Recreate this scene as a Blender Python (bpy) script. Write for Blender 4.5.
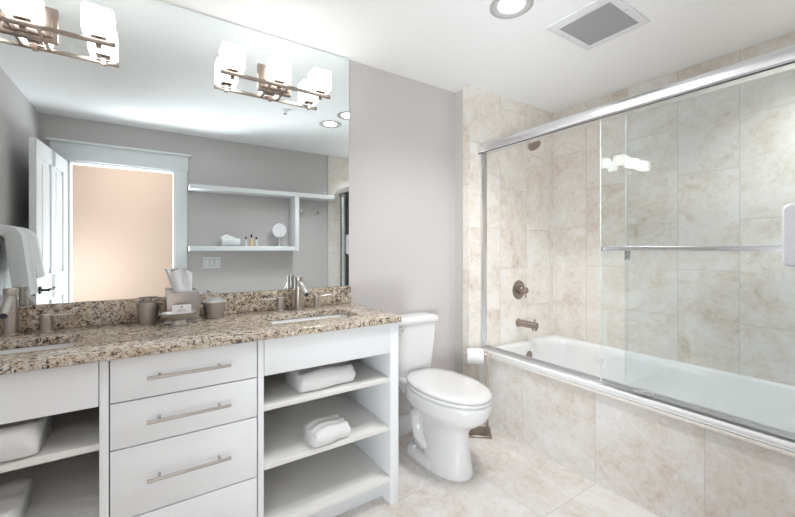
import bpy, bmesh, math, random
from mathutils import Vector, Matrix
random.seed(7)
for o in list(bpy.data.objects): bpy.data.objects.remove(o)
S = bpy.context.scene
COL = S.collection
PI = math.pi

# ------------------------------------------------------------------ camera, world, exposure
cam_d = bpy.data.cameras.new('camera'); cam = bpy.data.objects.new('camera', cam_d); COL.objects.link(cam)
cam.location = (0, 0, 1.25)
cam.rotation_euler = (PI/2, 0, -math.radians(33.5))
cam_d.sensor_fit = 'HORIZONTAL'; cam_d.sensor_width = 36.0; cam_d.lens = 370*36/795
cam_d.shift_y = -10/795; cam_d.clip_start = 0.02
S.camera = cam
W = bpy.data.worlds.new('world'); S.world = W; W.use_nodes = True
W.node_tree.nodes['Background'].inputs[0].default_value = (0.8, 0.88, 1, 1)
W.node_tree.nodes['Background'].inputs[1].default_value = 0.6
S.view_settings.view_transform = 'Standard'; S.view_settings.look = 'None'
S.view_settings.gamma = 1.0; S.view_settings.use_curve_mapping = False
S.view_settings.exposure = 2.3
SHADE_TOP = 0.15       # share of glow left on the shade tops, cut to spare the ceiling
SHADE_E = 1.3        # emission of the glass lamp shades
CAN_W = 8.5         # each recessed ceiling light
FILL_W = 21.0         # added fill panels in the hallway
HALL_FILL_W = 0.7        # added lamp that brightens the hallway wall
TUB_FILL_W = 12.5  # extra light added over the tub, out of view

def area(name, loc, size, watts, col, rot=(0, 0, 0), sy=None, spread=180):
    d = bpy.data.lights.new(name, 'AREA'); d.energy = watts; d.color = col; d.size = size; d.spread = math.radians(spread)
    if sy: d.shape = 'RECTANGLE'; d.size_y = sy
    o = bpy.data.objects.new(name, d); COL.objects.link(o); o.location = loc; o.rotation_euler = rot
    return o
area('hall_fill_lamp', (-0.2, -0.95, 2.36), 0.7, HALL_FILL_W, (1, 0.95, 0.9), sy=0.5)  # added lamp, lifts the peach wall beyond the door

# added cool fill panels in the hall, unseen, brighten the room through the doorway
def aim(o, t): o.rotation_euler = (Vector(t) - o.location).to_track_quat('-Z', 'Y').to_euler()
aim(area('hall_fill_left', (-1.15, -1.15, 0.6), 0.7, FILL_W*.68, (0.90, 0.96, 1), sy=1.0, spread=128), (1.3, 0.45, 2.3))
aim(area('hall_fill_right', (0.75, -1.15, 0.6), 0.7, FILL_W*.30, (0.90, 0.96, 1), sy=1.0, spread=128), (-0.5, 0.9, 1.35))

# ------------------------------------------------------------------ materials
class NT:
    def __init__(s, name):
        s.m = bpy.data.materials.new(name); s.m.use_nodes = True
        s.t = s.m.node_tree; s.b = s.t.nodes['Principled BSDF']; s.out = s.t.nodes['Material Output']
    def n(s, typ, **kw):
        x = s.t.nodes.new(typ)
        for k, v in kw.items(): setattr(x, k, v)
        return x
    def l(s, a, b): s.t.links.new(a, b)
    def ramp(s, fac, stops):
        r = s.n('ShaderNodeValToRGB'); e = r.color_ramp.elements
        while len(e) < len(stops): e.new(0.5)
        for el, (p, c) in zip(e, stops): el.position = p; el.color = (*c, 1)
        s.l(fac, r.inputs[0]); return r.outputs[0]
    def mix(s, fac, a, b, mode='MIX'):
        x = s.n('ShaderNodeMix', data_type='RGBA', blend_type=mode)
        for i, v in ((0, fac), (6, a), (7, b)):
            if hasattr(v, 'links'): s.l(v, x.inputs[i])
            elif i == 0: x.inputs[0].default_value = v
            else: x.inputs[i].default_value = (*v, 1)
        return x.outputs[2]
    def noise(s, vec, scale, detail=4, rough=0.5, dist=0.0, w=None):
        x = s.n('ShaderNodeTexNoise'); x.inputs['Scale'].default_value = scale
        x.inputs['Detail'].default_value = detail; x.inputs['Roughness'].default_value = rough
        x.inputs['Distortion'].default_value = dist
        if w is not None:
            x.noise_dimensions = '4D'; s.l(w, x.inputs['W'])
        if vec is not None: s.l(vec, x.inputs['Vector'])
        return x.outputs['Fac']
    def bump(s, h, strength, dist=0.01):
        x = s.n('ShaderNodeBump'); x.inputs['Strength'].default_value = strength; x.inputs['Distance'].default_value = dist
        s.l(h, x.inputs['Height']); s.l(x.outputs[0], s.b.inputs['Normal'])

def simple(name, col, rough=0.5, metal=0.0, spec=0.5, bump=None, coat=0.0):
    k = NT(name)
    k.b.inputs['Base Color'].default_value = (*col, 1); k.b.inputs['Roughness'].default_value = rough
    k.b.inputs['Metallic'].default_value = metal; k.b.inputs['Specular IOR Level'].default_value = spec
    k.b.inputs['Coat Weight'].default_value = coat
    g = k.n('ShaderNodeNewGeometry')
    nz = k.noise(g.outputs['Position'], 60 if not bump else bump[0], 3)
    c = k.mix(0.04, col, (0.5, 0.5, 0.5)); 
    v = k.ramp(nz, [(0.3, tuple(x*0.995 for x in col)), (0.7, tuple(min(1, x*1.005) for x in col))])
    k.l(v, k.b.inputs['Base Color'])
    if bump: k.bump(nz, bump[1], bump[2])
    return k.m

def emit(name, col, e):
    k = NT(name); k.b.inputs['Base Color'].default_value = (*col, 1)
    k.b.inputs['Emission Color'].default_value = (*col, 1); k.b.inputs['Emission Strength'].default_value = e
    k.b.inputs['Roughness'].default_value = 0.35
    return k.m

def tile(name, ax, bw, rh, ox, oy, stops, rough=0.28, grout=(0.58, 0.555, 0.52), mort=0.0019, sc=2.6):
    """travertine tile; ax = which world axes run along the brick length and across the rows"""
    k = NT(name)
    g = k.n('ShaderNodeNewGeometry'); sep = k.n('ShaderNodeSeparateXYZ'); k.l(g.outputs['Position'], sep.inputs[0])
    cb = k.n('ShaderNodeCombineXYZ')
    for i, (a, off) in enumerate(((ax[0], ox), (ax[1], oy))):
        m = k.n('ShaderNodeMath', operation='SUBTRACT'); k.l(sep.outputs['XYZ'.index(a)], m.inputs[0]); m.inputs[1].default_value = off
        k.l(m.outputs[0], cb.inputs[i])
    br = k.n('ShaderNodeTexBrick'); k.l(cb.outputs[0], br.inputs['Vector'])
    br.offset = 0.5; br.offset_frequency = 2; br.squash = 1.0
    br.inputs['Color1'].default_value = (0, 0, 0, 1); br.inputs['Color2'].default_value = (1, 1, 1, 1)
    br.inputs['Mortar'].default_value = (0.5, 0.5, 0.5, 1)
    br.inputs['Scale'].default_value = 1.0; br.inputs['Mortar Size'].default_value = mort
    br.inputs['Mortar Smooth'].default_value = 0.1; br.inputs['Bias'].default_value = 0.0
    br.inputs['Brick Width'].default_value = bw; br.inputs['Row Height'].default_value = rh
    rnd = k.n('ShaderNodeMath', operation='MULTIPLY'); k.l(br.outputs['Color'], rnd.inputs[0]); rnd.inputs[1].default_value = 23.0
    n0 = k.noise(g.outputs['Position'], sc, 10, 0.68, 1.4, rnd.outputs[0])
    n1a = k.noise(g.outputs['Position'], sc*4.5, 8, 0.72, 1.8, rnd.outputs[0])
    bl = k.n('ShaderNodeMath', operation='MULTIPLY_ADD'); k.l(n1a, bl.inputs[0]); bl.inputs[1].default_value = 0.42
    sc2 = k.n('ShaderNodeMath', operation='MULTIPLY'); k.l(n0, sc2.inputs[0]); sc2.inputs[1].default_value = 0.58; k.l(sc2.outputs[0], bl.inputs[2])
    n1b = k.noise(g.outputs['Position'], sc*16, 6, 0.75, 1.2, rnd.outputs[0])
    fi = k.n('ShaderNodeMath', operation='MULTIPLY_ADD'); k.l(n1b, fi.inputs[0]); fi.inputs[1].default_value = 0.22
    sb = k.n('ShaderNodeMath', operation='SUBTRACT'); k.l(bl.outputs[0], sb.inputs[0]); sb.inputs[1].default_value = 0.11; k.l(sb.outputs[0], fi.inputs[2])
    n1 = fi.outputs[0]
    base = k.ramp(n1, stops)
    n2 = k.noise(g.outputs['Position'], 38, 5, 0.7, 0.4, rnd.outputs[0])
    pit = k.ramp(n2, [(0.30, (0.80, 0.74, 0.66)), (0.42, (1, 1, 1))])
    c = k.mix(0.75, base, pit, 'MULTIPLY')
    tint = k.ramp(br.outputs['Color'], [(0, (0.955, 0.945, 0.93)), (1, (1.0, 1.0, 1.0))])
    c = k.mix(1.0, c, tint, 'MULTIPLY')
    c = k.mix(br.outputs['Fac'], c, grout)
    k.l(c, k.b.inputs['Base Color']); k.b.inputs['Roughness'].default_value = rough
    inv = k.n('ShaderNodeMath', operation='SUBTRACT'); inv.inputs[0].default_value = 1; k.l(br.outputs['Fac'], inv.inputs[1])
    k.bump(inv.outputs[0], 0.15, 0.002)
    return k.m

TR = [(0.36, (0.60, 0.50, 0.41)), (0.44, (0.735, 0.665, 0.59)), (0.51, (0.80, 0.755, 0.70)), (0.60, (0.85, 0.83, 0.80))]
FL = [(0.36, (0.57, 0.485, 0.415)), (0.44, (0.715, 0.66, 0.61)), (0.51, (0.775, 0.745, 0.715)), (0.60, (0.83, 0.82, 0.81))]
M = {}
M['tile_right'] = tile('travertine wall tile', 'ZY', 0.61, 0.305, 1.42 + .305 - 0.61*4, 0.70 - 0.305*5, TR)
M['tile_head'] = tile('travertine head tile', 'ZX', 0.61, 0.312, 1.40 - 0.61*4, 1.88 - 0.312*7, TR)
M['tile_end'] = tile('travertine end tile', 'ZX', 0.61, 0.312, 1.20 - 0.61*4, 1.82 - 0.312*7, TR)
M['tile_pier'] = tile('travertine pier tile', 'ZY', 0.61, 0.40, 1.40 - 0.61*4, 1.70, TR)
M['tile_apron'] = tile('travertine apron tile', 'YZ', 0.470, 0.61, 0.594 + .235 - 0.47*4, -0.05, FL, rough=0.3)
M['tile_floor'] = tile('travertine floor tile', 'XY', 0.475, 0.470, 1.035 - .2375 - 0.475*6, 1.06 - 0.47*8, FL, rough=0.3, sc=2.2)
M['bullnose'] = simple('cream bullnose tile', (0.80, 0.76, 0.71), 0.25)
M['wall'] = simple('greige wall paint', (0.585, 0.555, 0.545), 0.75, bump=(240, 0.04, 0.002))
M['ceiling'] = simple('white ceiling paint', (0.93, 0.93, 0.93), 0.85)
M['white_paint'] = simple('white satin paint', (0.80, 0.81, 0.82), 0.4)
M['lacquer'] = simple('white cabinet lacquer', (0.885, 0.91, 0.93), 0.35)
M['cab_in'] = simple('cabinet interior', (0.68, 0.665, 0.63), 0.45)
M['hall'] = simple('peach hallway paint', (0.66, 0.485, 0.385), 0.9)
M['hall_absorber'] = simple('bounce-absorbing hall slab', (0.10, 0.095, 0.09), 0.9)  # kept dark to soak up bounced light in the hall
M['hall_end'] = simple('hall side paint', (0.45, 0.43, 0.41), 0.9)
M['hall_floor'] = simple('hall carpet', (0.45, 0.40, 0.35), 0.95, bump=(300, 0.3, 0.004))
M['porcelain'] = simple('white porcelain', (0.79, 0.79, 0.785), 0.08, coat=0.4)
M['acrylic'] = simple('white tub acrylic', (0.84, 0.845, 0.84), 0.15)
M['plastic'] = simple('white plastic', (0.80, 0.80, 0.82), 0.35)
M['glass_edge'] = simple('polished glass edge', (0.74, 0.82, 0.81), 0.2)
M['ring'] = simple('grey lamp ring', (0.50, 0.495, 0.50), 0.35, metal=.3)
M['lamp_metal'] = simple('warm lamp metal', (0.40, 0.335, 0.29), 0.32, metal=1)
M['basin'] = simple('white basin glaze', (0.93, 0.93, 0.93), 0.12)
M['shelf'] = simple('warm white shelf lacquer', (0.83, 0.825, 0.80), 0.35)
M['plaque'] = simple('lilac white plastic', (0.66, 0.66, 0.70), 0.4)
M['towel'] = simple('white terry cloth', (0.84, 0.84, 0.84), 0.95, spec=0.1, bump=(420, 0.55, 0.004))
M['tissue'] = simple('tissue paper', (0.86, 0.88, 0.9), 0.9, spec=0.1)
M['paper'] = simple('toilet paper', (0.86, 0.86, 0.85), 0.95, spec=0.1)
M['card'] = simple('white card', (0.85, 0.85, 0.85), 0.6)
M['grey_ink'] = simple('grey print', (0.33, 0.36, 0.40), 0.6)
M['black'] = simple('black iron', (0.02, 0.02, 0.022), 0.35, metal=0.4)
M['dark'] = simple('black rubber', (0.05, 0.05, 0.055), 0.6)
M['mesh'] = simple('grey grille mesh', (0.40, 0.395, 0.41), 0.7, bump=(600, 0.5, 0.003))
M['chrome'] = simple('polished chrome', (0.83, 0.84, 0.85), 0.10, metal=1.0)
M['satin'] = simple('satin aluminium', (0.80, 0.80, 0.815), 0.22, metal=1.0)
M['track'] = simple('dull aluminium track', (0.70, 0.70, 0.715), 0.38, metal=1.0)
M['lens'] = emit('lamp lens', (1, 0.96, 0.90), 2.5)
def shade_mat():
    # opal cube; emission lowered on upward faces to limit glare on the ceiling
    k = NT('opal glass shade'); k.b.inputs['Base Color'].default_value = (.9, .89, .87, 1); k.b.inputs['Roughness'].default_value = .35
    k.b.inputs['Emission Color'].default_value = (1, 0.98, 0.955, 1)
    tc = k.n('ShaderNodeTexCoord'); sp = k.n('ShaderNodeSeparateXYZ'); k.l(tc.outputs['Normal'], sp.inputs[0])
    mr = k.n('ShaderNodeMapRange'); k.l(sp.outputs[2], mr.inputs['Value'])
    for i, v in (('From Min', .3), ('From Max', .9), ('To Min', SHADE_E), ('To Max', SHADE_E*SHADE_TOP)): mr.inputs[i].default_value = v
    k.l(mr.outputs[0], k.b.inputs['Emission Strength']); return k.m
M['shade'] = shade_mat()
M['bottle_a'] = simple('amber bottle', (0.75, 0.55, 0.30), 0.15)
M['bottle_b'] = simple('clear bottle', (0.70, 0.72, 0.72), 0.12)
M['pipe'] = simple('beige plumbing pipe', (0.55, 0.46, 0.36), 0.5)

def brushed(name, col, rough, sc=(1, 1, 60)):
    k = NT(name); g = k.n('ShaderNodeNewGeometry'); mp = k.n('ShaderNodeMapping'); mp.inputs['Scale'].default_value = sc
    k.l(g.outputs['Position'], mp.inputs[0])
    nz = k.noise(mp.outputs[0], 30, 3)
    k.l(k.ramp(nz, [(0.3, tuple(x*0.9 for x in col)), (0.7, tuple(x*1.06 for x in col))]), k.b.inputs['Base Color'])
    k.b.inputs['Metallic'].default_value = 1; k.b.inputs['Roughness'].default_value = rough
    return k.m
M['nickel'] = brushed('brushed nickel', (0.56, 0.525, 0.495), 0.33)
M['steel'] = brushed('brushed steel', (0.54, 0.52, 0.505), 0.36, (60, 60, 1))
M['bronze'] = brushed('warm nickel', (0.37, 0.31, 0.27), 0.32)

def mirror_mat():
    k = NT('silvered mirror'); k.b.inputs['Base Color'].default_value = (0.90, 0.955, 0.965, 1)
    k.b.inputs['Metallic'].default_value = 1; k.b.inputs['Roughness'].default_value = 0.0
    return k.m
M['mirror'] = mirror_mat()

def glass_mat():
    k = NT('clear shower glass'); t = k.t; t.nodes.remove(k.b)
    tr = k.n('ShaderNodeBsdfTransparent'); tr.inputs[0].default_value = (0.972, 0.986, 0.988, 1)
    gl = k.n('ShaderNodeBsdfGlossy'); gl.inputs['Roughness'].default_value = 0.0; gl.inputs['Color'].default_value = (0.95, 1, 1, 1)
    fr = k.n('ShaderNodeFresnel'); fr.inputs[0].default_value = 1.45
    mx = k.n('ShaderNodeMixShader'); k.l(fr.outputs[0], mx.inputs[0]); k.l(tr.outputs[0], mx.inputs[1]); k.l(gl.outputs[0], mx.inputs[2])
    k.l(mx.outputs[0], k.out.inputs[0]); return k.m
M['glass'] = glass_mat()

def granite():
    k = NT('speckled granite'); g = k.n('ShaderNodeNewGeometry'); P = g.outputs['Position']
    a = k.noise(P, 46, 6, 0.72, 0.8)
    c = k.ramp(a, [(0.36, (0.29, 0.205, 0.13)), (0.44, (0.51, 0.41, 0.29)), (0.52, (0.66, 0.575, 0.46)), (0.62, (0.77, 0.73, 0.655))])
    b = k.noise(P, 70, 5, 0.7, 0.8)
    c = k.mix(k.ramp(b, [(0.56, (0, 0, 0)), (0.62, (1, 1, 1))]), c, (0.52, 0.50, 0.48))
    d = k.noise(P, 62, 5, 0.72, 1.0)
    c = k.mix(k.ramp(d, [(0.54, (0, 0, 0)), (0.58, (1, 1, 1))]), c, (0.085, 0.052, 0.036))
    e = k.noise(P, 100, 4, 0.7, 0.5)
    c = k.mix(k.ramp(e, [(0.585, (0, 0, 0)), (0.62, (1, 1, 1))]), c, (0.02, 0.018, 0.02))
    f = k.noise(P, 7, 4, 0.7, 1.0)      # larger dark bruises in the stone
    fm = k.ramp(f, [(0.63, (0, 0, 0)), (0.70, (0.85, 0.85, 0.85))])
    c = k.mix(fm, c, (0.07, 0.045, 0.045))
    k.l(c, k.b.inputs['Base Color']); k.b.inputs['Roughness'].default_value = 0.16
    return k.m
M['granite'] = granite()

# ------------------------------------------------------------------ mesh builder
class MB:
    def __init__(s): s.bm = bmesh.new()
    def box(s, x0, x1, y0, y1, z0, z1, bev=0.0, seg=2):
        r = bmesh.ops.create_cube(s.bm, size=1.0)
        for v in r['verts']:
            v.co = Vector((x0 + (v.co.x+.5)*(x1-x0), y0 + (v.co.y+.5)*(y1-y0), z0 + (v.co.z+.5)*(z1-z0)))
        if bev:
            ed = list({e for v in r['verts'] for e in v.link_edges})
            bmesh.ops.bevel(s.bm, geom=ed, offset=bev, segments=seg, affect='EDGES', profile=0.5)
        return s
    def rings(s, rings, cap0=True, cap1=True, closed=True):
        R = [[s.bm.verts.new(p) for p in r] for r in rings]
        n = len(R[0])
        for a, b in zip(R, R[1:]):
            for i in range(n if closed else n-1):
                j = (i+1) % n
                try: s.bm.faces.new((a[i], a[j], b[j], b[i]))
                except ValueError: pass
        if cap0: s.bm.faces.new(R[0][::-1])
        if cap1: s.bm.faces.new(R[-1])
        return s
    def tube(s, pts, r, n=16, cap=True):
        pts = [Vector(p) for p in pts]; rr = r if isinstance(r, (list, tuple)) else [r]*len(pts)
        out = []; up = None
        for i, p in enumerate(pts):
            d = (pts[min(i+1, len(pts)-1)] - pts[max(i-1, 0)]).normalized()
            if up is None:
                up = Vector((0, 0, 1)) if abs(d.z) < .9 else Vector((1, 0, 0))
            a = d.cross(up).normalized(); up = a.cross(d).normalized()
            out.append([p + (a*math.cos(2*PI*k/n) + up*math.sin(2*PI*k/n))*rr[i] for k in range(n)])
        return s.rings(out, cap, cap)
    def lathe(s, prof, c=(0, 0, 0), axis='Z', n=32, cap0=True, cap1=True):
        out = []
        for r, h in prof:
            ring = []
            for k in range(n):
                a = 2*PI*k/n; u, v = r*math.cos(a), r*math.sin(a)
                q = {'Z': (u, v, h), 'Y': (u, -h, v), 'X': (h, u, v)}[axis]
                ring.append((c[0]+q[0], c[1]+q[1], c[2]+q[2]))
            out.append(ring)
        return s.rings(out, cap0, cap1)
    def xf(s, mat):
        bmesh.ops.transform(s.bm, matrix=mat, verts=s.bm.verts[:]); return s
    def build(s, name, mat, parent=None, smooth=True, ang=35, bev=0, sub=0):
        bm = s.bm
        bmesh.ops.recalc_face_normals(bm, faces=bm.faces[:])
        if bev:
            ed = [e for e in bm.edges if len(e.link_faces) == 2 and e.calc_face_angle(0) > math.radians(40)]
            bmesh.ops.bevel(bm, geom=ed, offset=bev, segments=2, affect='EDGES', profile=0.5)
        me = bpy.data.meshes.new(name); bm.to_mesh(me); bm.free()
        if isinstance(mat, str): mat = M[mat]
        me.materials.append(mat)
        if smooth:
            me.polygons.foreach_set('use_smooth', [True]*len(me.polygons))
            me.set_sharp_from_angle(angle=math.radians(ang))
        o = bpy.data.objects.new(name, me); COL.objects.link(o)
        if parent is not None:
            o.parent = parent; o.matrix_parent_inverse = Matrix.Identity(4)
            par = parent; off = Vector(par.location)
            if par.parent is not None: off += Vector(par.parent.location)
            # parts are modelled in world space; shift them into the parent's frame
            me.transform(Matrix.Translation(-off))
        if sub:
            md = o.modifiers.new('sub', 'SUBSURF'); md.levels = sub; md.render_levels = sub
        return o

def box(name, mat, a, parent=None, bev=0.0, **kw): return MB().box(*a, bev=bev).build(name, mat, parent, **kw)
def tag(o, label, cat, group=None):
    o['label'] = label; o['category'] = cat
    if group: o['group'] = group
    return o
def thing(name, label, cat, loc, group=None):
    o = bpy.data.objects.new(name, None); COL.objects.link(o); o.location = loc; o.empty_display_size = 0.05
    return tag(o, label, cat, group)
def struct(o, label=None, cat=None):
    o['kind'] = 'structure'
    if label: o['label'] = label
    if cat: o['category'] = cat
    return o
def dup(root, dloc, label):
    r = root.copy(); COL.objects.link(r); r.location = Vector(root.location) + Vector(dloc); r['label'] = label
    for ch in list(root.children):
        c = ch.copy(); COL.objects.link(c); c.parent = r
        for g in list(ch.children):
            d = g.copy(); COL.objects.link(d); d.parent = c
    return r
def rrect(x0, x1, y0, y1, r, z, n=6):
    r = max(r, 1e-4); out = []
    for cx, cy, a0 in ((x1-r, y1-r, 0), (x0+r, y1-r, PI/2), (x0+r, y0+r, PI), (x1-r, y0+r, 3*PI/2)):
        for k in range(n+1):
            a = a0 + PI/2*k/n; out.append((cx + r*math.cos(a), cy + r*math.sin(a), z))
    return out

# ------------------------------------------------------------------ the room
XL, XR, YB, YF, ZC = -0.81, 2.86, 2.06, -0.23, 2.41
XP, YH = 1.88, 1.905           # tiled pier face and shower-head wall
struct(box('floor', 'tile_floor', (XL-.1, XR+.1, YF-.12, YB+.1, -.08, 0), smooth=False), 'beige travertine tile floor with thin joints', 'floor')
struct(box('ceiling', 'ceiling', (XL-.1, XR+.1, YF-.12, YB+.1, ZC, ZC+.08), smooth=False), 'smooth white ceiling', 'ceiling')
struct(box('wall_back', 'wall', (XL-.1, XP, YB, YB+.1, 0, ZC), smooth=False), 'greige painted wall behind vanity and toilet', 'wall')
struct(box('wall_left', 'wall', (XL-.1, XL, YF-.12, YB, 0, ZC), smooth=False), 'greige painted wall left of the vanity', 'wall')
struct(box('wall_right', 'tile_right', (XR, XR+.1, YF-.12, YB+.1, 0, ZC), smooth=False), 'travertine tiled wall along the bathtub', 'wall')
struct(box('wall_head', 'tile_head', (XP, XR, YH, YB+.1, 0, ZC), smooth=False), 'travertine tiled wall with the shower fittings', 'wall')
struct(box('trim_1', 'tile_pier', (XP-.012, XP, YH, 1.968, 0, ZC), smooth=False), 'narrow strip of tile on the corner beside the toilet', 'trim')
DX0, DX1, DZ = -0.623, 0.187, 2.03
m = MB(); m.box(XL, DX0, YF-.12, YF, 0, ZC); m.box(DX1, XR, YF-.12, YF, 0, ZC); m.box(DX0, DX1, YF-.12, YF, DZ, ZC)
struct(m.build('wall_front', 'wall', smooth=False), 'greige painted wall with door and shelf, seen in the mirror', 'wall')
struct(box('wall_end', 'tile_end', (1.82, XR, YF, YF+.014, 0, ZC), smooth=False), 'travertine tiled end of the shower, seen in the mirror', 'wall')
struct(box('wall_apron', 'tile_apron', (1.97, 1.99, YF+.014, YH, 0, 0.483), smooth=False), 'travertine tiled front of the bathtub', 'wall')
struct(box('trim_3', 'bullnose', (1.953, 1.99, YF+.014, YH, .4835, .503), bev=.005), 'cream bullnose tile edge along the top of the tub front', 'trim')
bb = MB(); bb.box(1.016, XP-.016, YB-.014, YB, 0, .115); bb.box(1.016, XP-.016, YB-.009, YB, .115, .128)
struct(bb.build('baseboard_back', 'white_paint', bev=.002), 'white baseboard behind the toilet', 'baseboard')
struct(box('baseboard_right', 'white_paint', (XP-.014, XP, 1.97, YB-.014, 0, .125), bev=.002), 'short white baseboard at corner beside the toilet', 'baseboard')
struct(box('baseboard_front', 'white_paint', (DX1+.12, 1.815, YF, YF+.014, 0, .125), bev=.002), 'white baseboard under the wall shelf', 'baseboard')
struct(box('baseboard_left', 'white_paint', (XL, XL+.014, YF+.03, 1.50, 0, .125), bev=.002), 'white baseboard on the left wall', 'baseboard')
# hallway outside the door
HY = -1.45
m = MB(); m.box(-1.6, DX0, YF-.14, YF-.1205, 0, ZC); m.box(DX1, 1.5, YF-.14, YF-.1205, 0, ZC); m.box(DX0, DX1, YF-.14, YF-.1205, DZ, ZC)
struct(m.build('wall_hall_absorber', 'hall_absorber', smooth=False), 'added dark slab on the hallway side of the door wall, soaks up bounced light', 'wall')  # unseen slab, added to keep bounced light off the peach wall
struct(box('wall_hall', 'hall', (-1.6, 1.5, HY-.1, HY, -.0, ZC), smooth=False), 'peach hallway wall seen through the doorway in the mirror', 'wall')
m = MB(); m.box(-1.7, -1.6, HY-.1, YF-.12, 0, ZC); m.box(1.5, 1.6, HY-.1, YF-.12, 0, ZC)
struct(m.build('wall_hall_ends', 'hall_end', smooth=False), 'end walls of the hallway', 'wall')
struct(box('floor_hall', 'hall_floor', (-1.7, 1.6, HY-.1, YF-.12, -.08, 0), smooth=False), 'hallway floor', 'floor')
struct(box('ceiling_hall', 'ceiling', (-1.7, 1.6, HY-.1, YF-.12, ZC, ZC+.08), smooth=False), 'hallway ceiling', 'ceiling')

# door casing and leaf
cs = MB()
cs.box(DX0-.105, DX0, YF, YF+.02, 0, DZ+.0); cs.box(DX1, DX1+.105, YF, YF+.02, 0, DZ)
cs.box(DX0-.115, DX1+.115, YF, YF+.024, DZ, DZ+.15); cs.box(DX0-.14, DX1+.14, YF, YF+.045, DZ+.15, DZ+.172)
cs.box(DX0, DX0+.014, YF-.12, YF, 0, DZ); cs.box(DX1-.014, DX1, YF-.12, YF, 0, DZ); cs.box(DX0, DX1, YF-.12, YF, DZ-.014, DZ)
struct(cs.build('trim_2', 'white_paint', bev=.002), 'white door casing with a wide flat header, seen in the mirror', 'door casing')
def door():
    root = thing('door_1', 'white panelled door standing open against the left wall, seen in the mirror', 'door', (DX0+.0, YF+.03, 0))
    root['kind'] = 'structure'
    L, T, Hh = 0.79, 0.038, 2.015
    x0, y0 = DX0, YF+.03
    m = MB()
    st, md = .11, .10
    m.box(-T, 0, 0, st, .008, Hh); m.box(-T, 0, L-st, L, .008, Hh); m.box(-T, 0, (L-md)/2, (L+md)/2, .008, Hh)
    for z0, z1 in ((.008, .23), (.86, 1.06), (Hh-.12, Hh)): m.box(-T, 0, st, L-st, z0, z1)
    for ya, yb in ((st, (L-md)/2), ((L+md)/2, L-st)):
        for za, zb in ((.23, .86), (1.06, Hh-.12)):
            m.box(-T+.014, -.014, ya, yb, za, zb)
            m.box(-T+.004, -.004, ya+.03, yb-.03, za+.03, zb-.03, bev=.008, seg=1)
    m.xf(Matrix.Translation((x0, y0, 0)))
    m.build('leaf', 'white_paint', root, ang=25)
    h = MB(); zc = .955; yc = L-.062
    for sx in (0, -T):
        sg = 1 if sx == 0 else -1
        h.lathe([(.027, 0), (.027, .006), (.022, .010)], (sx, yc, zc), 'X', 24) if sg > 0 else h.lathe([(.022, -.010), (.027, -.006), (.027, 0)], (sx, yc, zc), 'X', 24)
        h.tube([(sx, yc, zc), (sx+sg*.05, yc, zc)], .009)
        h.tube([(sx+sg*.05, yc+.012, zc), (sx+sg*.052, yc-.03, zc+.004), (sx+sg*.05, yc-.08, zc-.003), (sx+sg*.048, yc-.125, zc+.004)], [.010, .009, .008, .010])
    h.xf(Matrix.Translation((x0, y0, 0))); h.build('door_handle', 'black', root)['label'] = 'black lever handle'
    h = MB(); h.box(-T/2-.013, -T/2+.013, L, L+.002, zc-.03, zc+.03); h.xf(Matrix.Translation((x0, y0, 0))); h.build('latch_plate', 'black', root)
    root.rotation_euler = (0, 0, math.radians(3.4))
door()

# ------------------------------------------------------------------ vanity
V = 1.52
def shelf_unit(label, x0, x1, tl, tr, kick=True):
    """open shelf cabinet; tl / tr thickness of its side panels"""
    root = thing('shelf_cabinet', label, 'cabinet', ((x0+x1)/2, 1.78, 0), 'vanity cabinets')
    a, b = x0+tl, x1-tr
    c = MB()
    c.box(x0, a, V, 2.045, 0.0 if tl > .03 else .0, .889); c.box(b, x1, V, 2.045, 0, .889)
    c.box(a, b, 1.60, 1.615, 0, .108)
    c.build('carcass', 'lacquer', root, bev=.0012)
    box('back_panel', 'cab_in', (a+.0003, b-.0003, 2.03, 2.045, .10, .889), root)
    c = MB(); c.box(a+.002, b-.002, V, V+.02, .742, .887, bev=.0015); c.build('front_panel', 'lacquer', root)
    for z0, z1, yf in ((.597, .619, V+.012), (.359, .382, V+.012), (.108, .137, V+.006)):
        box('shelf', 'shelf', (a+.0005, b-.0005, yf, 2.029, z0, z1), root, bev=.0015)
    return root
shelf_unit('white open shelf cabinet at the right end, beside the toilet', .347, 1.012, .022, .047)
shelf_unit('white open shelf cabinet at the left end, under the left sink', -.80, -.119, .05, .024)
def drawer_unit():
    root = thing('drawer_cabinet', 'white cabinet with four stacked drawers between the two open shelf cabinets', 'cabinet', (.113, 1.78, 0), 'vanity cabinets')
    c = MB(); x0, x1 = -.118, .346
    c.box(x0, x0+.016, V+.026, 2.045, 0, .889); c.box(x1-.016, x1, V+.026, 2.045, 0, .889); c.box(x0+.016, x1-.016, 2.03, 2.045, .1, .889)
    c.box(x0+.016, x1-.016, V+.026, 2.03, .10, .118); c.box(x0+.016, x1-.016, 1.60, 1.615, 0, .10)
    c.box(x0+.016, x1-.016, V+.026, V+.044, .858, .889)
    c.build('carcass', 'cab_in', root)
    for z0, z1, hz in ((.744, .886, .817), (.5895, .740, .669), (.353, .5855, .473), (.112, .349, .235)):
        d = box('drawer', 'lacquer', (-.1155, .3425, V, V+.022, z0, z1), root, bev=.0015)
        bx = MB(); bx.box(-.09, .32, V+.022, 1.95, z0+.02, z1-.03); bx.build('drawer_box', 'cab_in', d)
        h = MB(); h.tube([(-.016, V-.034, hz), (.243, V-.034, hz)], .0062, 14)
        for xx in (.020, .207): h.tube([(xx, V+.001, hz), (xx, V-.034, hz)], .0048, 12)
        h.build('handle', 'nickel', d)['label'] = 'brushed nickel bar handle'
drawer_unit()

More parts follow.
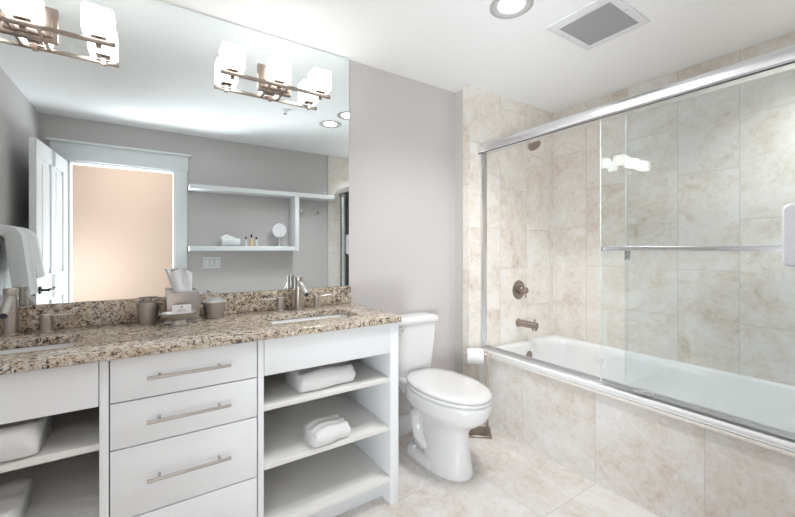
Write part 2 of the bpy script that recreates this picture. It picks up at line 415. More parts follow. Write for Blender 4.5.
def slab(xs, ys, holes, z0, z1):
    m = MB(); bm = m.bm; V_ = {}
    def g(i, j, z): 
        k = (i, j, z)
        if k not in V_: V_[k] = bm.verts.new((xs[i], ys[j], z))
        return V_[k]
    solid = lambda i, j: 0 <= i < len(xs)-1 and 0 <= j < len(ys)-1 and (i, j) not in holes
    for i in range(len(xs)-1):
        for j in range(len(ys)-1):
            if not solid(i, j): continue
            bm.faces.new((g(i, j, z1), g(i+1, j, z1), g(i+1, j+1, z1), g(i, j+1, z1)))
            bm.faces.new((g(i, j, z0), g(i, j+1, z0), g(i+1, j+1, z0), g(i+1, j, z0)))
            for di, dj, a, b in ((-1, 0, (i, j), (i, j+1)), (1, 0, (i+1, j), (i+1, j+1)), (0, -1, (i, j), (i+1, j)), (0, 1, (i, j+1), (i+1, j+1))):
                if not solid(i+di, j+dj):
                    bm.faces.new((g(*a, z0), g(*b, z0), g(*b, z1), g(*a, z1)))
    return m
SX = ((-.665, -.225), (.44, .865)); SY = (1.645, 1.862)
root = thing('countertop', 'speckled beige and brown granite countertop along the vanity', 'countertop', (.1, 1.78, .92))
slab([-.805, SX[0][0], SX[0][1], SX[1][0], SX[1][1], 1.016], [1.497, SY[0], SY[1], 2.055], {(1, 1), (3, 1)}, .8905, .92).build('worktop', 'granite', root, bev=.003)
box('backsplash', 'granite', (-.805, 1.008, 2.034, 2.055, .9205, 1.022), root, bev=.002)

def sink(label, x0, x1):
    root = thing('sink', label, 'sink', ((x0+x1)/2, 1.76, .89), 'undermount sinks')
    y0, y1 = SY; e = .004
    m = MB()
    m.rings([rrect(x0-.014, x1+.014, y0-.014, y1+.014, .02, .8895), rrect(x0-e, x1+e, y0-e, y1+e, .022, .8895), rrect(x0-.002, x1+.002, y0-.002, y1+.002, .025, .86),
             rrect(x0+.008, x1-.008, y0+.008, y1-.008, .03, .815), rrect(x0+.03, x1-.03, y0+.03, y1-.03, .03, .79), rrect(x0+.15, x1-.15, y0+.08, y1-.08, .02, .785)], False, True)
    m.build('basin', 'basin', root, ang=50)
    c = ((x0+x1)/2, (y0+y1)/2)
    m = MB(); m.lathe([(.030, .7855), (.030, .789), (.018, .790)], (c[0], c[1], 0), 'Z', 24); m.build('drain', 'chrome', root)
    m = MB(); m.lathe([(.016, .69), (.016, .784)], (c[0], c[1], 0), 'Z', 16)
    m.tube([(c[0], c[1], .70), (c[0], c[1], .655), (c[0], c[1]+.03, .642), (c[0], c[1]+.06, .655), (c[0], c[1]+.065, .70), (c[0], c[1]+.10, .712), (c[0], 2.028, .712)], .015, 14)
    m.build('drain_pipe', 'pipe', root)
    return root
sink('white rectangular undermount sink nearer the toilet', *SX[1])
sink('white rectangular undermount sink at the left edge of the photo', *SX[0])

def faucet(label, x):
    y, z = 1.985, .9205
    root = thing('faucet', label, 'faucet', (x, y, z), 'widespread faucets')
    m = MB(); m.lathe([(.026, z), (.026, z+.005), (.0215, z+.007), (.0215, z+.150), (.019, z+.151), (.019, z+.155), (.0215, z+.156), (.0215, z+.175), (.019, z+.178)], (x, y, 0)); m.build('body', 'nickel', root)
    m = MB(); m.tube([(x, y-.010, z+.143), (x+.003, y-.055, z+.118), (x+.006, y-.110, z+.088)], .0145, 20)
    m.build('spout', 'nickel', root)
    m = MB(); m.lathe([(.0115, 0), (.0115, .001)], (0, 0, 0), 'Z', 16); 
    d = (Vector((x+.006, y-.110, z+.088)) - Vector((x+.003, y-.055, z+.118))).normalized()
    m.xf(Matrix.Translation(Vector((x+.006, y-.110, z+.088)) + d*.0006) @ d.to_track_quat('Z', 'Y').to_matrix().to_4x4()); m.build('outlet', 'dark', root)
    for s in (-1, 1):
        hx = x + s*.102
        m = MB(); m.lathe([(.024, z), (.024, z+.004), (.0195, z+.006), (.0195, z+.052), (.018, z+.053), (.018, z+.055), (.0195, z+.056), (.0195, z+.070), (.017, z+.072)], (hx, y-.01, 0))
        m.tube([(hx+s*.01, y-.01, z+.063), (hx+s*.085, y-.012, z+.064)], .0048, 12)
        m.build('handle', 'nickel', root)
    return root
faucet('brushed nickel faucet at the sink nearer the toilet', .665)
faucet('brushed nickel faucet at the left edge of the photo', -.45)

# ------------------------------------------------------------------ mirror and lights on it
tag(box('wall_mirror', 'mirror', (-.805, 1.001, 2.0502, 2.0595, 1.0235, ZC-.004)), 'large frameless wall mirror above the granite backsplash', 'mirror')
def vanity_light(label, x):
    yb = 1.965
    root = thing('vanity_light', label, 'wall lamp', (x, 2.05, 2.16), 'bathroom wall lamps')
    m = MB(); m.box(x-.088, x+.088, 2.036, 2.0500, 2.092, 2.232, bev=.004); m.box(x-.072, x+.072, 2.026, 2.036, 2.106, 2.218, bev=.003); m.build('backplate', 'lamp_metal', root)
    m = MB(); m.box(x-.282, x+.282, yb-.022, yb-.012, 2.092, 2.110, bev=.001); m.build('rail', 'lamp_metal', root)
    for q in (-.048, .038): box('arm', 'lamp_metal', (x+q, x+q+.010, yb-.0115, 2.0255, 2.096, 2.108), root)
    for s in (-1, 0, 1):
        cx = x + s*.226
        m = MB(); m.box(cx-.009, cx+.009, yb-.0125, yb+.008, 2.082, 2.122); m.box(cx-.026, cx+.026, yb-.026, yb+.026, 2.118, 2.124, bev=.001); m.build('holder', 'lamp_metal', root)
        m = MB(); m.box(cx-.0515, cx+.0515, yb-.0515, yb+.0515, 2.1245, 2.234, bev=.009, seg=3); m.build('lamp_shade', 'shade', root)['label'] = 'glowing white cube glass shade'
    return root
vanity_light('three-shade wall lamp on the mirror, nearer the toilet', .552)
vanity_light('three-shade wall lamp on the mirror, cut by the left edge of the photo', -.412)

# ------------------------------------------------------------------ ceiling fittings
def can(label, x, y, w=CAN_W, col=(.985, .985, 1)):
    root = thing('ceiling_light', label, 'ceiling light', (x, y, ZC), 'recessed ceiling lights')
    m = MB(); m.lathe([(.100, ZC-.0005), (.100, ZC-.005), (.094, ZC-.008), (.086, ZC-.007), (.063, ZC-.0015), (.063, ZC-.0005)], (x, y, 0), 'Z', 40, False, False); m.build('trim_ring', 'ring', root)
    m = MB(); m.lathe([(.060, ZC-.0008), (.056, ZC-.005), (.040, ZC-.012), (.018, ZC-.015)], (x, y, 0), 'Z', 32); m.build('bulb', 'lens', root)
    d = bpy.data.lights.new('downlight_beam', 'SPOT'); d.energy = w; d.color = col; d.spot_size = math.radians(140); d.spot_blend = .8; d.shadow_soft_size = .06
    o = bpy.data.objects.new('downlight_beam', d); COL.objects.link(o); o.location = (x, y, ZC-.03)
can('recessed ceiling light visible directly at the top of the photo', 1.425, 1.17)
can('recessed ceiling light seen only in the mirror', 1.38, .88)
can('added recessed ceiling light above the bathtub, out of view, brightens the tub side', 2.36, .24, TUB_FILL_W, (.92, .965, 1))  # added unseen light, brightens the tub and its tiles
root = thing('ceiling_vent', 'white square ceiling vent with grey mesh grille', 'vent', (1.90, 1.02, ZC))
m = MB(); x0, x1, y0, y1 = 1.715, 2.108, .86, 1.185
xs = [x0, 1.778, 2.068, x1]; ys = [y0, .893, 1.150, y1]
slab(xs, ys, {(1, 1)}, ZC-.012, ZC-.0005).build('frame', 'plastic', root, bev=.003)
box('grille', 'mesh', (1.779, 2.067, .894, 1.149, ZC-.009, ZC-.001), root)
for sx, sy in ((1.90, .876), (1.90, 1.168)):
    m = MB(); m.lathe([(.004, ZC-.0135), (.005, ZC-.012)], (sx, sy, 0), 'Z', 12); m.build('screw', 'chrome', root)
root = thing('sprinkler', 'small fire sprinkler head on the ceiling, seen in the mirror', 'sprinkler', (.925, 1.0, ZC))
m = MB(); m.lathe([(.034, ZC-.0005), (.032, ZC-.005), (.012, ZC-.007)], (.925, 1.0, 0), 'Z', 24); m.build('cover_plate', 'plastic', root)
m = MB(); m.lathe([(.006, ZC-.007), (.006, ZC-.03), (.016, ZC-.031), (.016, ZC-.034)], (.925, 1.0, 0), 'Z', 16); m.build('head', 'chrome', root)

# ------------------------------------------------------------------ toilet
def egg(hw, yf, yb, z, cx=1.42, back=2.6, n=48, tap=0.0):
    """egg outline: pointed-round front at yf, squarer back at yb"""
    out = []; ym = yf + (yb-yf)*.52
    for k in range(n):
        a = 2*PI*k/n; c, s = math.cos(a), math.sin(a)
        if c < 0:
            x = hw*s; y = ym + (ym-yf)*c
        else:
            x = hw*math.copysign(abs(s)**(2/back), s); y = ym + (yb-ym)*math.copysign(abs(c)**(2/back), c)
            x *= 1 - tap*((y-ym)/(yb-ym))**2
        out.append((cx + x, y, z))
    return out
def toilet():
    cx = 1.42
    root = thing('toilet', 'white two-piece toilet with closed lid between vanity and tub', 'toilet', (cx, 1.7, 0))
    m = MB()
    m.rings([egg(.118, 1.452, 1.80, .0005, back=2.2), egg(.118, 1.450, 1.80, .02, back=2.2), egg(.110, 1.452, 1.80, .05, back=2.2), egg(.099, 1.464, 1.80, .12, back=2.2),
             egg(.093, 1.474, 1.82, .19, back=2.2), egg(.097, 1.470, 1.84, .245, back=2.2), egg(.116, 1.440, 1.86, .280, back=2.4), egg(.150, 1.390, 1.88, .312, back=2.6), egg(.174, 1.356, 1.89, .342, back=2.8),
             egg(.184, 1.342, 1.90, .370, back=3), egg(.189, 1.336, 1.905, .400, back=3, tap=.12), egg(.188, 1.337, 1.905, .424, back=3, tap=.12), egg(.181, 1.344, 1.90, .431, back=3, tap=.12)])
    # trapway at the back and the foot with its bolt ledge
    m.rings([rrect(cx-.080, cx+.080, 1.62, 1.885, .06, z) for z in (.0005, .10)] + [rrect(cx-.078, cx+.078, 1.62, 1.875, .06, .2), rrect(cx-.10, cx+.10, 1.64, 1.885, .06, .28), rrect(cx-.12, cx+.12, 1.66, 1.93, .05, .345), rrect(cx-.128, cx+.128, 1.66, 2.035, .04, .412), rrect(cx-.128, cx+.128, 1.66, 2.04, .04, .430), rrect(cx-.12, cx+.12, 1.67, 2.03, .04, .436)])
    m.rings([rrect(cx-.122, cx+.122, 1.60, 1.895, .06, .0005), rrect(cx-.122, cx+.122, 1.60, 1.895, .06, .030), rrect(cx-.112, cx+.112, 1.61, 1.885, .055, .046), rrect(cx-.09, cx+.09, 1.62, 1.875, .05, .052)])
    for s in (-1, 1):    # swelling of the trapway on each side
        m.tube([(cx+s*.075, 1.70, .09), (cx+s*.082, 1.78, .13), (cx+s*.078, 1.81, .20), (cx+s*.085, 1.80, .27), (cx+s*.09, 1.72, .31)], [.03, .04, .042, .045, .03], 16)
    m.build('bowl', 'porcelain', root, ang=60)
    for s in (-1, 1):
        m = MB(); m.lathe([(.016, .045), (.016, .056), (.012, .064), (.005, .067)], (cx+s*.098, 1.815, 0), 'Z', 20); m.build('bolt_cap', 'porcelain', root)
    m = MB(); m.rings([egg(.178, 1.343, 1.89, .4325, back=3.2, tap=.22), egg(.187, 1.334, 1.895, .436, back=3.2, tap=.22), egg(.188, 1.333, 1.895, .447, back=3.2, tap=.22), egg(.182, 1.339, 1.89, .4515, back=3.2, tap=.22)])
    m.build('seat', 'porcelain', root, ang=60)
    m = MB(); m.rings([egg(.168, 1.345, 1.89, .4535, back=3.2, tap=.22), egg(.181, 1.332, 1.905, .4555, back=3.2, tap=.22), egg(.184, 1.329, 1.907, .462, back=3.2, tap=.22), egg(.182, 1.331, 1.905, .470, back=3.2, tap=.22),
                       egg(.170, 1.345, 1.895, .4765, back=3.2, tap=.22), egg(.12, 1.42, 1.84, .480, back=3, tap=.2), egg(.04, 1.55, 1.72, .481, back=2.4)])
    m.build('lid', 'porcelain', root, ang=60)
    for s in (-1, 1): box('hinge', 'porcelain', (cx+s*.075-.018, cx+s*.075+.018, 1.897, 1.912, .437, .455), root, bev=.006)
    m = MB()
    m.rings([rrect(cx-.130, cx+.130, 1.935, 2.048, .03, .4365), rrect(cx-.140, cx+.140, 1.925, 2.050, .035, .46), rrect(cx-.159, cx+.159, 1.919, 2.052, .035, .60), rrect(cx-.177, cx+.177, 1.915, 2.053, .035, .762)])
    m.build('tank', 'porcelain', root, ang=50)
    m = MB()
    m.rings([rrect(cx-0.181, cx+0.181, 1.911, 2.056, .035, .7625), rrect(cx-0.191, cx+0.191, 1.903, 2.057, .04, .768), rrect(cx-0.192, cx+0.192, 1.902, 2.057, .04, .788), rrect(cx-0.185, cx+0.185, 1.909, 2.055, .04, .803), rrect(cx-.160, cx+.160, 1.925, 2.045, .04, .811), rrect(cx-.10, cx+.10, 1.96, 2.02, .03, .814)])
    m.build('tank_lid', 'porcelain', root, ang=60)
    m = MB(); m.lathe([(.016, -.002), (.016, .008), (.011, .012)], (cx-.132, 1.9155, .742), 'Y', 20); m.tube([(cx-.132, 1.906, .742), (cx-.132, 1.894, .742)], .007); m.lathe([(.013, .0), (.014, .004), (.010, .010)], (cx-.132, 1.896, .742), 'Y', 20); m.tube([(cx-.134, 1.890, .742), (cx-.150, 1.889, .736), (cx-.165, 1.890, .730)], [.006, .006, .007], 12)
    m.build('flush_lever', 'chrome', root)['label'] = 'chrome flush lever'
toilet()

# toilet paper stand
def tp_stand():
    A = math.radians(-42); bx, by = 1.846, 1.782
    T = Matrix.Translation((bx, by, 0)) @ Matrix.Rotation(A, 4, 'Z')       # local +x runs along the arm, to the right
    root = thing('toilet_paper_stand', 'bronze free-standing toilet paper holder beside the tub', 'toilet paper holder', (bx, by, 0))
    px, py = .054, .035
    m = MB(); m.box(-.074, .074, -.070, .070, .0005, .016, bev=.002); m.xf(T); m.build('base', 'bronze', root)
    m = MB(); m.box(px-.008, px+.008, py-.005, py+.005, .016, .540); m.xf(T); m.build('post', 'bronze', root)
    m = MB(); m.tube([(px+.030, py, .522), (px-.148, py, .522)], .006, 12); m.xf(T); m.build('arm', 'bronze', root)
    cx = px - .082; zr = .5105; h = .054
    loc = T @ Vector((cx, py, zr))
    r2 = thing('toilet_roll', 'white toilet paper roll with folded end on bronze stand', 'toilet paper', loc)
    ring = lambda xx, rr, n: [(cx+xx, py+rr*math.cos(2*PI*k/n), zr+rr*math.sin(2*PI*k/n)) for k in range(n)]
    m = MB(); m.rings([ring(*q, 40) for q in ((-h, .0195), (-h, .050), (-h+.002, .052), (h-.002, .052), (h, .050), (h, .0195))], False, False)
    m.xf(T); m.build('paper', 'paper', r2, ang=40)
    m = MB(); y_ = py-.0525
    m.rings([[(cx-.05, y_, zr+.036), (cx+.05, y_, zr+.036), (cx+.05, y_+.0025, zr+.036), (cx-.05, y_+.0025, zr+.036)], [(cx-.046, y_-.0005, zr+.030), (cx+.046, y_-.0005, zr+.030), (cx+.046, y_+.0015, zr+.030), (cx-.046, y_+.0015, zr+.030)], [(cx-.005, y_-.003, zr+.002), (cx+.005, y_-.003, zr+.002), (cx+.005, y_-.001, zr+.002), (cx-.005, y_-.001, zr+.002)]])
    m.xf(T); m.build('folded_end', 'paper', r2)
    m = MB(); m.rings([ring(*q, 24) for q in ((-h, .0195), (-h, .0178), (h, .0178), (h, .0195))], False, False); m.xf(T); m.build('core', 'pipe', r2)
tp_stand()

# ------------------------------------------------------------------ bathtub
def tub():
    root = thing('bathtub', 'white built-in bathtub with tiled front behind glass doors', 'bathtub', (2.4, .85, 0))
    m = MB(); n = 10
    def basin(x0, x1, y0, y1, r, z, arm=0):
        out = []
        for p in rrect(x0, x1, y0, y1, r, z, n): out.append(p)
        # resample the long sides so the arm rest can swell in
        res = []
        for i0, (a, b) in enumerate(zip(out, out[1:]+out[:1])):
            k = 14 if i0 in (2*(n+1)-1, 4*(n+1)-1) else 1
            for i in range(k):
                t = i/k; q = [a[j]+(b[j]-a[j])*t for j in range(3)]
                res.append(q)
        for q in res:
            if arm and q[0] > (x0+x1)/2 + .1:
                t = min(1, max(0, (1.05-q[1])/.30)); t = t*t*(3-2*t); q[0] -= arm*t
        return [tuple(q) for q in res]
    yb, xe, ye = YF+.0145, XR-.0005, YH-.0005
    m.rings([basin(1.957, xe, yb, ye, .004, .5035), basin(1.953, xe, yb, ye, .004, .509), basin(1.955, xe, yb, ye, .004, .513), basin(1.960, xe, yb, ye, .004, .515),
             basin(2.075, 2.80, .02, 1.845, .16, .515), basin(2.083, 2.792, .03, 1.838, .155, .509), basin(2.092, 2.782, .045, 1.83, .15, .47, .0), basin(2.105, 2.765, .10, 1.815, .15, .36, .05), basin(2.125, 2.745, .17, 1.795, .15, .25, .085),
             basin(2.15, 2.72, .25, 1.765, .14, .165, .05), basin(2.20, 2.67, .32, 1.72, .12, .13, 0), basin(2.30, 2.57, .5, 1.55, .08, .125)], False, True)
    m.build('shell', 'acrylic', root, ang=60)
    box('front_lip', 'acrylic', (1.953, 1.9855, yb, ye, .512, .531), root, bev=.005)
    m = MB(); m.lathe([(.034, 0), (.034, .006), (.028, .010), (.010, .011)], (2.43, 1.826, .425), 'Y', 28); m.build('overflow_plate', 'bronze', root)
    m = MB(); m.lathe([(.012, -.010), (.026, -.008), (.030, -.003), (.030, .006)], (2.772, 1.47, .43), 'X', 28); m.build('air_jet', 'acrylic', root)
tub()

# ------------------------------------------------------------------ shower enclosure
def enclosure():
    root = thing('shower_door_frame', 'chrome frame of the sliding shower doors, on the tub edge', 'shower frame', (2.02, .85, .502))
    y0, y1 = YF+.0148, YH-.0006
    pr = [(1.957, 1.936), (1.953, 1.944), (1.953, 1.965), (1.957, 1.984), (1.966, 1.997), (1.980, 2.005), (1.996, 2.007), (2.022, 2.006), (2.040, 2.000), (2.044, 1.936)]
    m = MB(); m.rings([[(x, y, z) for x, z in pr] for y in (y0, y1)]); m.build('header', 'satin', root, ang=25)
    box('gasket', 'dark', (1.957, 1.963, y0, y1, 1.931, 1.9358), root)
    pr = [(1.986, .5155), (1.986, .533), (1.990, .536), (1.998, .534), (2.000, .529), (2.012, .529), (2.014, .538), (2.022, .538), (2.024, .531), (2.038, .531), (2.040, .544), (2.047, .544), (2.050, .5155)]
    m = MB(); m.rings([[(x, y, z) for x, z in pr] for y in (y0, y1)]); m.build('track', 'track', root, ang=20)
    for y in (y1-.010, y0):
        m = MB(); m.box(1.982, 2.040, y, y+.010, .549, 1.9305, bev=.002); m.build('jamb', 'satin', root)
    m = MB(); m.box(1.968, 2.010, .80, .872, .549, .560, bev=.002); m.build('door_guide', 'chrome', root)
enclosure()
root = thing('shower_door', 'outer sliding glass shower door carrying the long towel bar', 'shower door', (1.973, .4, .55), 'sliding glass shower doors')
box('glass_pane', 'glass', (1.970, 1.977, -.10, 1.036, .549, 1.9305), root, smooth=False)
box('edge', 'glass_edge', (1.9705, 1.9765, 1.0362, 1.0385, .549, 1.9305), root)['label'] = 'pale polished glass edge'
m = MB(); m.box(1.912, 1.922, .13, .999, 1.239, 1.262, bev=.002); m.build('towel_bar', 'satin', root)
for y in (.990, .15): box('bracket', 'chrome', (1.911, 1.9695, y, y+.012, 1.236, 1.265), root, bev=.001)
root = thing('shower_door', 'inner sliding glass shower door, behind the one with the towel bar', 'shower door', (2.002, .35, .55), 'sliding glass shower doors')
box('glass_pane', 'glass', (1.999, 2.006, -.19, .925, .549, 1.9305), root, smooth=False)
box('edge', 'glass_edge', (1.9995, 2.0055, .9252, .9275, .549, 1.9305), root)['label'] = 'pale polished glass edge'
box('bumper', 'chrome', (1.986, 1.999, .900, .925, 1.190, 1.240), root, bev=.002)
# rounded white plaque over the bar at the right edge
m = MB(); R = []
for x, s in ((1.910, 0), (1.904, 0), (1.888, .0), (1.882, .006)):
    R.append([(x, y, z) for y, z, _ in rrect(.16+s, .346-s, 1.185+s, 1.410-s, .022, 0)])
m.rings(R); tag(m.build('hanging_plaque', 'plaque'), 'rounded white panel on the towel bar, cut by the right edge of the photo', 'panel')

# fittings on the head wall
def fittings():
    y = YH
    root = thing('wall_shower', 'nickel shower head high on the tiled head wall', 'shower head', (2.42, y, 2.09))
    m = MB(); m.lathe([(.027, .0005), (.026, .006), (.012, .010)], (2.425, y, 2.09), 'Y', 24); m.build('flange', 'bronze', root)
    m = MB(); m.tube([(2.425, y-.001, 2.09), (2.425, y-.05, 2.098), (2.425, y-.085, 2.090), (2.425, y-.105, 2.070)], .009, 14); m.build('arm', 'bronze', root)
    m = MB(); m.lathe([(.012, 0), (.016, .012), (.030, .030), (.046, .050), (.048, .060), (.044, .064)], (0, 0, 0), 'Z', 32)
    d = Vector((-.12, -.62, -.75)).normalized(); m.xf(Matrix.Translation((2.425, y-.10, 2.078)) @ d.to_track_quat('Z', 'Y').to_matrix().to_4x4()); m.build('head', 'bronze', root)
    root = thing('shower_valve', 'round nickel shower valve with lever on the tiled head wall', 'shower valve', (2.405, y, .925))
    m = MB(); m.lathe([(.074, .0005), (.074, .004), (.066, .009)], (2.405, y, .925), 'Y', 40); m.build('escutcheon', 'bronze', root)
    m = MB(); m.lathe([(.032, .009), (.032, .040), (.024, .046), (.024, .075), (.021, .078)], (2.405, y, .925), 'Y', 28); m.tube([(2.405, y-.062, .925), (2.41, y-.064, .866)], .006, 12); m.build('lever', 'bronze', root)
    root = thing('tub_spout', 'nickel tub spout low on the tiled head wall', 'tub spout', (2.40, y, .66))
    m = MB(); m.lathe([(.032, .0005), (.032, .008), (.026, .012), (.026, .165), (.023, .170)], (2.40, y, .668), 'Y', 28); m.lathe([(.020, .632), (.020, .66)], (2.40, y-.150, 0), 'Z', 20); m.build('spout', 'bronze', root)
    m = MB(); m.lathe([(.005, .690), (.005, .704), (.008, .706), (.008, .714)], (2.40, y-.150, 0), 'Z', 14); m.build('diverter_knob', 'bronze', root)
fittings()

# ------------------------------------------------------------------ things on the counter
def tumbler():
    x, y, z = -.017, 1.952, .9205
    root = thing('tumbler', 'brushed steel tumbler left of the tissue box', 'cup', (x, y, z))
    m = MB(); m.lathe([(.030, z), (.033, z+.004), (.036, z+.03), (.0405, z+.070), (.0425, z+.091), (.0405, z+.091), (.034, z+.03), (.028, z+.008)], (x, y, 0), 'Z', 40); m.build('cup', 'steel', root)
    m = MB(); m.lathe([(.0438, z+.091), (.0438, z+.094), (.040, z+.094), (.040, z+.091)], (x, y, 0), 'Z', 40, False, False); m.build('rim', 'steel', root)
tumbler()
def jar():
    x, y, z = .244, 1.95, .9205
    root = thing('jar', 'brushed steel jar with conical lid right of the tissue box', 'jar', (x, y, z))
    m = MB(); m.lathe([(.032, z), (.036, z+.005), (.042, z+.035), (.050, z+.074)], (x, y, 0), 'Z', 40); m.build('body', 'steel', root)
    l = MB(); l.lathe([(.0535, z+.0745), (.0535, z+.079), (.049, z+.082), (.022, z+.098), (.008, z+.100)], (x, y, 0), 'Z', 40); l = l.build('lid', 'steel', root)
    m = MB(); m.lathe([(.005, z+.1005), (.005, z+.104), (.008, z+.106), (.009, z+.112), (.006, z+.115)], (x, y, 0), 'Z', 20); m.build('knob', 'steel', l)
jar()
def tissue_box():
    x, y, z = .1145, 1.955, .9205
    root = thing('tissue_box', 'grey brushed metal tissue box cover with a tissue pulled up', 'tissue box', (x, y, z))
    box('base', 'steel', (x-.073, x+.073, y-.066, y+.066, z, z+.010), root, bev=.002)
    box('cover', 'steel', (x-.064, x+.064, y-.056, y+.060, z+.0102, z+.134), root, bev=.003)
    m = MB(); rs = []
    N = 48
    for j in range(9):            # a pulled-up double sheet, widening into a flat ruffled top
        t = j/8; h = .130 + .100*t; w = .036 + .016*t; d = .010 + .012*t; ring = []
        for k in range(N):
            a = 2*PI*k/N; cc, ss = math.cos(a), math.sin(a)
            xx = w*math.copysign(abs(cc)**.8, cc); yy = d*math.copysign(abs(ss)**.8, ss) + .006*t*math.sin(xx*150+1) + .004*math.sin(xx*70+j*.2)
            ring.append((x + .002 - .014*t + xx, y + yy, z + h + t*(.006*math.sin(xx*75+.9) - .04*max(0, xx)*t + .003*math.sin(xx*230))))
        rs.append(ring)
    mid = [sum(p[i] for p in rs[-1])/N for i in range(3)]
    for q, dz in ((.80, -.004), (.72, -.03), (.6, -.06)): rs.append([(mid[0]+(p[0]-mid[0])*q, mid[1]+(p[1]-mid[1])*q*.8, p[2]+dz) for p in rs[8]])
    m.rings(rs, False, True); m.build('tissue', 'tissue', root, ang=70)['label'] = 'crumpled white tissue'
tissue_box()
def soap_dish():
    x, y, z = .094, 1.838, .9205
    root = thing('soap_dish', 'oval metal soap dish on a foot in front of tissue box', 'soap dish', (x, y, z))
    m = MB(); n = 36
    E = lambda a, b, h: [(x + a*math.cos(2*PI*k/n), y + b*math.sin(2*PI*k/n), z+h) for k in range(n)]
    m.rings([E(.036, .026, 0), E(.036, .026, .004), E(.030, .021, .006), E(.026, .018, .024), E(.034, .023, .029), E(.054, .036, .036), E(.068, .045, .050), E(.073, .049, .056), E(.070, .046, .057), E(.052, .034, .042), E(.03, .02, .037)])
    m.build('dish', 'steel', root, ang=50)
    root = thing('card', 'small white printed card standing in the soap dish', 'card', (x+.012, y, z+.046))
    m = MB(); cx = x+.011; m.box(cx-.036, cx+.036, -.0006, .0006, 0, .044)
    T = Matrix.Translation((0, y+.004, z+.0435)) @ Matrix.Rotation(math.radians(-12), 4, 'X')
    m.xf(T); m.build('stock', 'card', root, smooth=False)
    m = MB(); m.lathe([(.0045, .0008), (.0045, .0010)], (cx, 0, .034), 'Y', 18); m.box(cx-.014, cx+.014, -.0010, -.0008, .020, .0225); m.box(cx-.020, cx+.020, -.0010, -.0008, .015, .0165)
    m.xf(T); m.build('print', 'grey_ink', root, smooth=False)
soap_dish()

# ------------------------------------------------------------------ towels in the cabinets
def folded(label, cx, cy, z, w, d, h, layers, rot=0, name='folded_towel', seed=1):
    """towel folded into a soft stack: an S-fold swept across its width"""
    rnd = random.Random(seed)
    root_loc = (cx, cy, z)
    prof = []; t = h/layers
    # outline of the fold seen from the side: rounded front and back with grooves between layers on the open side
    n = 10
    pts = []
    for i in range(layers):      # front edge, bulging per layer pair
        for k in range(n):
            a = -PI/2 + PI*(k+.5)/n
            pts.append((-d/2 - (t*.42)*math.cos(a)*(.9 if i % 2 else 1.0), t*(i+.5) + t*.5*math.sin(a)))
    for k in range(12): pts.append((-d/2 + d*(k+.5)/12, h + .004*math.sin(k*1.1)))
    for k in range(n*2):
        a = PI/2 - PI*(k+.5)/(n*2); pts.append((d/2 + h*.42*math.cos(a), h/2 + h/2*math.sin(a)))
    for k in range(12): pts.append((d/2 - d*(k+.5)/12, 0.0))
    m = MB(); R = []; NW = 22
    for j in range(NW+1):
        u = -1 + 2*j/NW; e = 1 - .10*abs(u)**10
        R.append([(u*w/2 + .003*math.sin(9*pz/h + j), py*e + .004*math.sin(u*5+pz*40), max(0, (h/2 + (pz-h/2)*e) - (h/2)*(1-e)*.9 + .004*math.sin(u*4+1)*(pz/h))) for py, pz in pts])
    m.rings(R)
    m.xf(Matrix.Translation(root_loc) @ Matrix.Rotation(rot, 4, 'Z'))
    o = m.build(name, 'towel', ang=80)
    return tag(o, label, 'towel', 'folded white towels in the vanity')
folded('large white folded bath towel on upper shelf of the right cabinet', .660, 1.67, .6195, .265, .17, .088, 2, math.radians(183), seed=2)
folded('small white folded towel on middle shelf of the right cabinet', .664, 1.60, .3825, .175, .10, .072, 2, math.radians(187), seed=3)
folded('white folded towel on the upper shelf of left cabinet', -.472, 1.655, .6195, .36, .19, .105, 3, PI, seed=4)
folded('white folded towel on the lower shelf of left cabinet', -.515, 1.66, .3825, .34, .19, .085, 3, PI, seed=5)

# ------------------------------------------------------------------ seen in the mirror: towels on the left wall, shelf, switch, hooks
def rail_towel():
    bx, bz, y0, y1 = -.722, 1.300, .70, 1.16
    root = thing('towel_rail', 'towel rail on the left wall, under the white towels seen in mirror', 'towel rail', (XL, (y0+y1)/2, bz))
    m = MB(); m.tube([(bx, y0, bz), (bx, y1, bz)], .009, 14); m.build('bar', 'nickel', root)
    for y in (y0+.01, y1-.01):
        m = MB(); m.tube([(XL+.001, y, bz), (bx, y, bz)], .008, 12); m.lathe([(.024, .0005), (.024, .007), (.012, .010)], (XL, y, bz), 'X', 20); m.build('post', 'nickel', root)
    def drape(label, ya, yb, r, zf, zb, th, ph):
        m = MB(); pf = []
        K = 14
        for k in range(9): pf.append((bx - r, bz - (bz-zb)*(1-k/9)))
        for k in range(K+1):
            a = PI - PI*k/K; pf.append((bx + r*math.cos(a), bz + r*math.sin(a)))
        for k in range(1, 13): pf.append((bx + r + .035*(k/12), bz - (bz-zf)*k/12))
        NY = 18; R = []
        outer = []; inner = []
        for i, (px, pz) in enumerate(pf):
            a0 = Vector(pf[max(i-1, 0)]); a1 = Vector(pf[min(i+1, len(pf)-1)]); t = (a1-a0).normalized(); nrm = Vector((-t.y, t.x))
            outer.append((px+nrm.x*th/2, pz+nrm.y*th/2)); inner.append((px-nrm.x*th/2, pz-nrm.y*th/2))
        loop = outer + inner[::-1]
        for j in range(NY+1):
            y = ya + (yb-ya)*j/NY; e = .006*math.sin(j*1.3+ph) + .004*math.sin(j*2.9)
            R.append([(max(XL+.004, px + e*(1 if px > bx else .2)), y, pz) for px, pz in loop])
        m.rings(R); tag(m.build('hanging_towel', 'towel', ang=70), label, 'towel', 'white towels on the wall rail')
    drape('white towel on the wall rail, nearer the door, seen in mirror', .745, .915, .056, 1.06, .97, .062, 0)
    drape('white towel on the wall rail, nearer the vanity, seen in mirror', .93, 1.11, .056, .97, .98, .062, 2)
rail_towel()

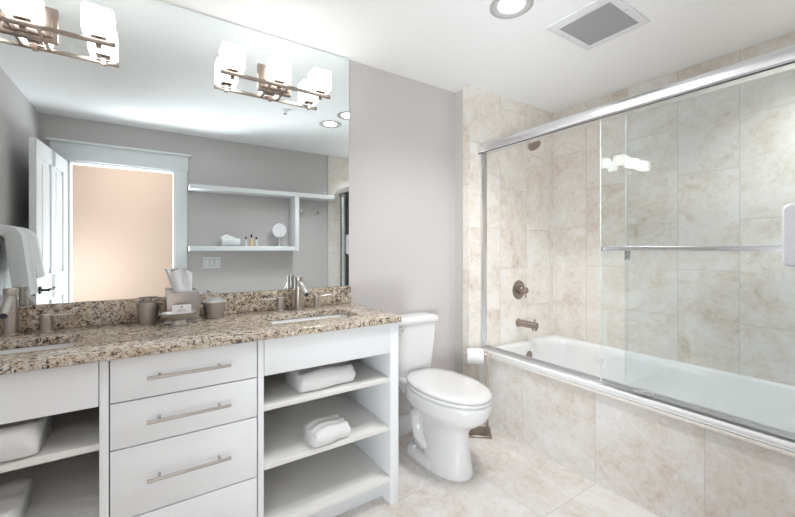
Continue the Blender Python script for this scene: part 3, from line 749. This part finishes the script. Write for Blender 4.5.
root = thing('wall_shelf', 'white open wall shelf beside the door, seen in the mirror', 'shelf', (1.0, YF, 1.25))
yf, yb = 0.0, YF+.0005
box('top_board', 'white_paint', (.30, 1.812, yb, yf, 1.835, 1.88), root, bev=.002)
box('bottom_board', 'white_paint', (.30, 1.336, yb, yf, 1.226, 1.275), root, bev=.002)
box('divider', 'white_paint', (1.337, 1.382, yb, yf, 1.226, 1.834), root, bev=.002)
def shelf_towel():
    z = 1.2755
    m = MB()
    m.tube([(.60, -.10, z+.044), (.68, -.10, z+.046), (.77, -.10, z+.040)], [.043, .044, .039], 24)
    m.tube([(.605, -.155, z+.042), (.70, -.15, z+.040), (.76, -.15, z+.038)], [.04, .039, .036], 24)
    m.tube([(.59, -.09, z+.072), (.64, -.10, z+.095), (.70, -.12, z+.075), (.74, -.13, z+.06)], [.02, .028, .026, .018], 20)
    tag(m.build('towel_bundle', 'towel', ang=80), 'white rolled towels on the wall shelf, seen in the mirror', 'towel')
shelf_towel()
def bottle(label, x, h, mat, capm):
    y, z = -.09, 1.2755
    root = thing('toiletry_bottle', label, 'bottle', (x, y, z), 'toiletry bottles on the wall shelf')
    m = MB(); m.lathe([(.014, z), (.016, z+.004), (.016, z+h*.62), (.008, z+h*.72)], (x, y, 0), 'Z', 20); m.build('flask', mat, root)
    m = MB(); m.lathe([(.009, z+h*.725), (.009, z+h)], (x, y, 0), 'Z', 16); m.build('cap', capm, root)
bottle('clear toiletry bottle next to the rolled towels, seen in mirror', .832, .10, 'bottle_b', 'dark')
bottle('tallest amber toiletry bottle with black cap, middle of three', .888, .125, 'bottle_a', 'black')
bottle('toiletry bottle nearest the round make-up mirror', .938, .10, 'bottle_b', 'black')
root = thing('makeup_mirror', 'round make-up mirror on a stand on the wall shelf', 'mirror', (1.19, -.11, 1.2755))
m = MB(); m.lathe([(.052, 1.2755), (.050, 1.282), (.012, 1.290), (.007, 1.30), (.007, 1.37)], (1.19, -.11, 0), 'Z', 28); m.build('stand', 'chrome', root)
m = MB(); m.lathe([(.080, -.006), (.083, .0), (.080, .006)], (1.19, -.11, 1.455), 'Y', 40); m.build('rim', 'chrome', root)
m = MB(); m.lathe([(.076, -.0078), (.076, -.0062)], (1.19, -.11, 1.455), 'Y', 40); m.build('face', 'plastic', root)
root = thing('light_switch', 'white three-gang light switch below the wall shelf, seen in mirror', 'light switch', (.52, YF, 1.10))
box('plate', 'plastic', (.438, .602, YF+.0005, YF+.007, 1.042, 1.162), root, bev=.002)
for k in range(3):
    x = .52 + (k-1)*.047
    box('gap', 'grey_ink', (x-.0195, x+.0195, YF+.007, YF+.0078, 1.065, 1.139), root)
    box('rocker', 'white_paint', (x-.017, x+.017, YF+.0079, YF+.012, 1.068, 1.136), root, bev=.001)
for k, (x, lb) in enumerate(((1.482, 'round metal wall hook next to the shelf divider, seen in mirror'), (1.668, 'round metal wall hook next to the tiled strip, seen in mirror'))):
    root = thing('wall_hook', lb, 'hook', (x, YF, 1.69), 'wall hooks below the top board')
    m = MB()
    m.rings([[(x + r*math.cos(2*PI*i/24), YF + h, 1.69 + r*math.sin(2*PI*i/24)) for i in range(24)] for r, h in ((.026, .0005), (.026, .006), (.010, .010), (.010, .038), (.024, .040), (.024, .048), (.018, .050))]); m.build('knob', 'nickel', root)
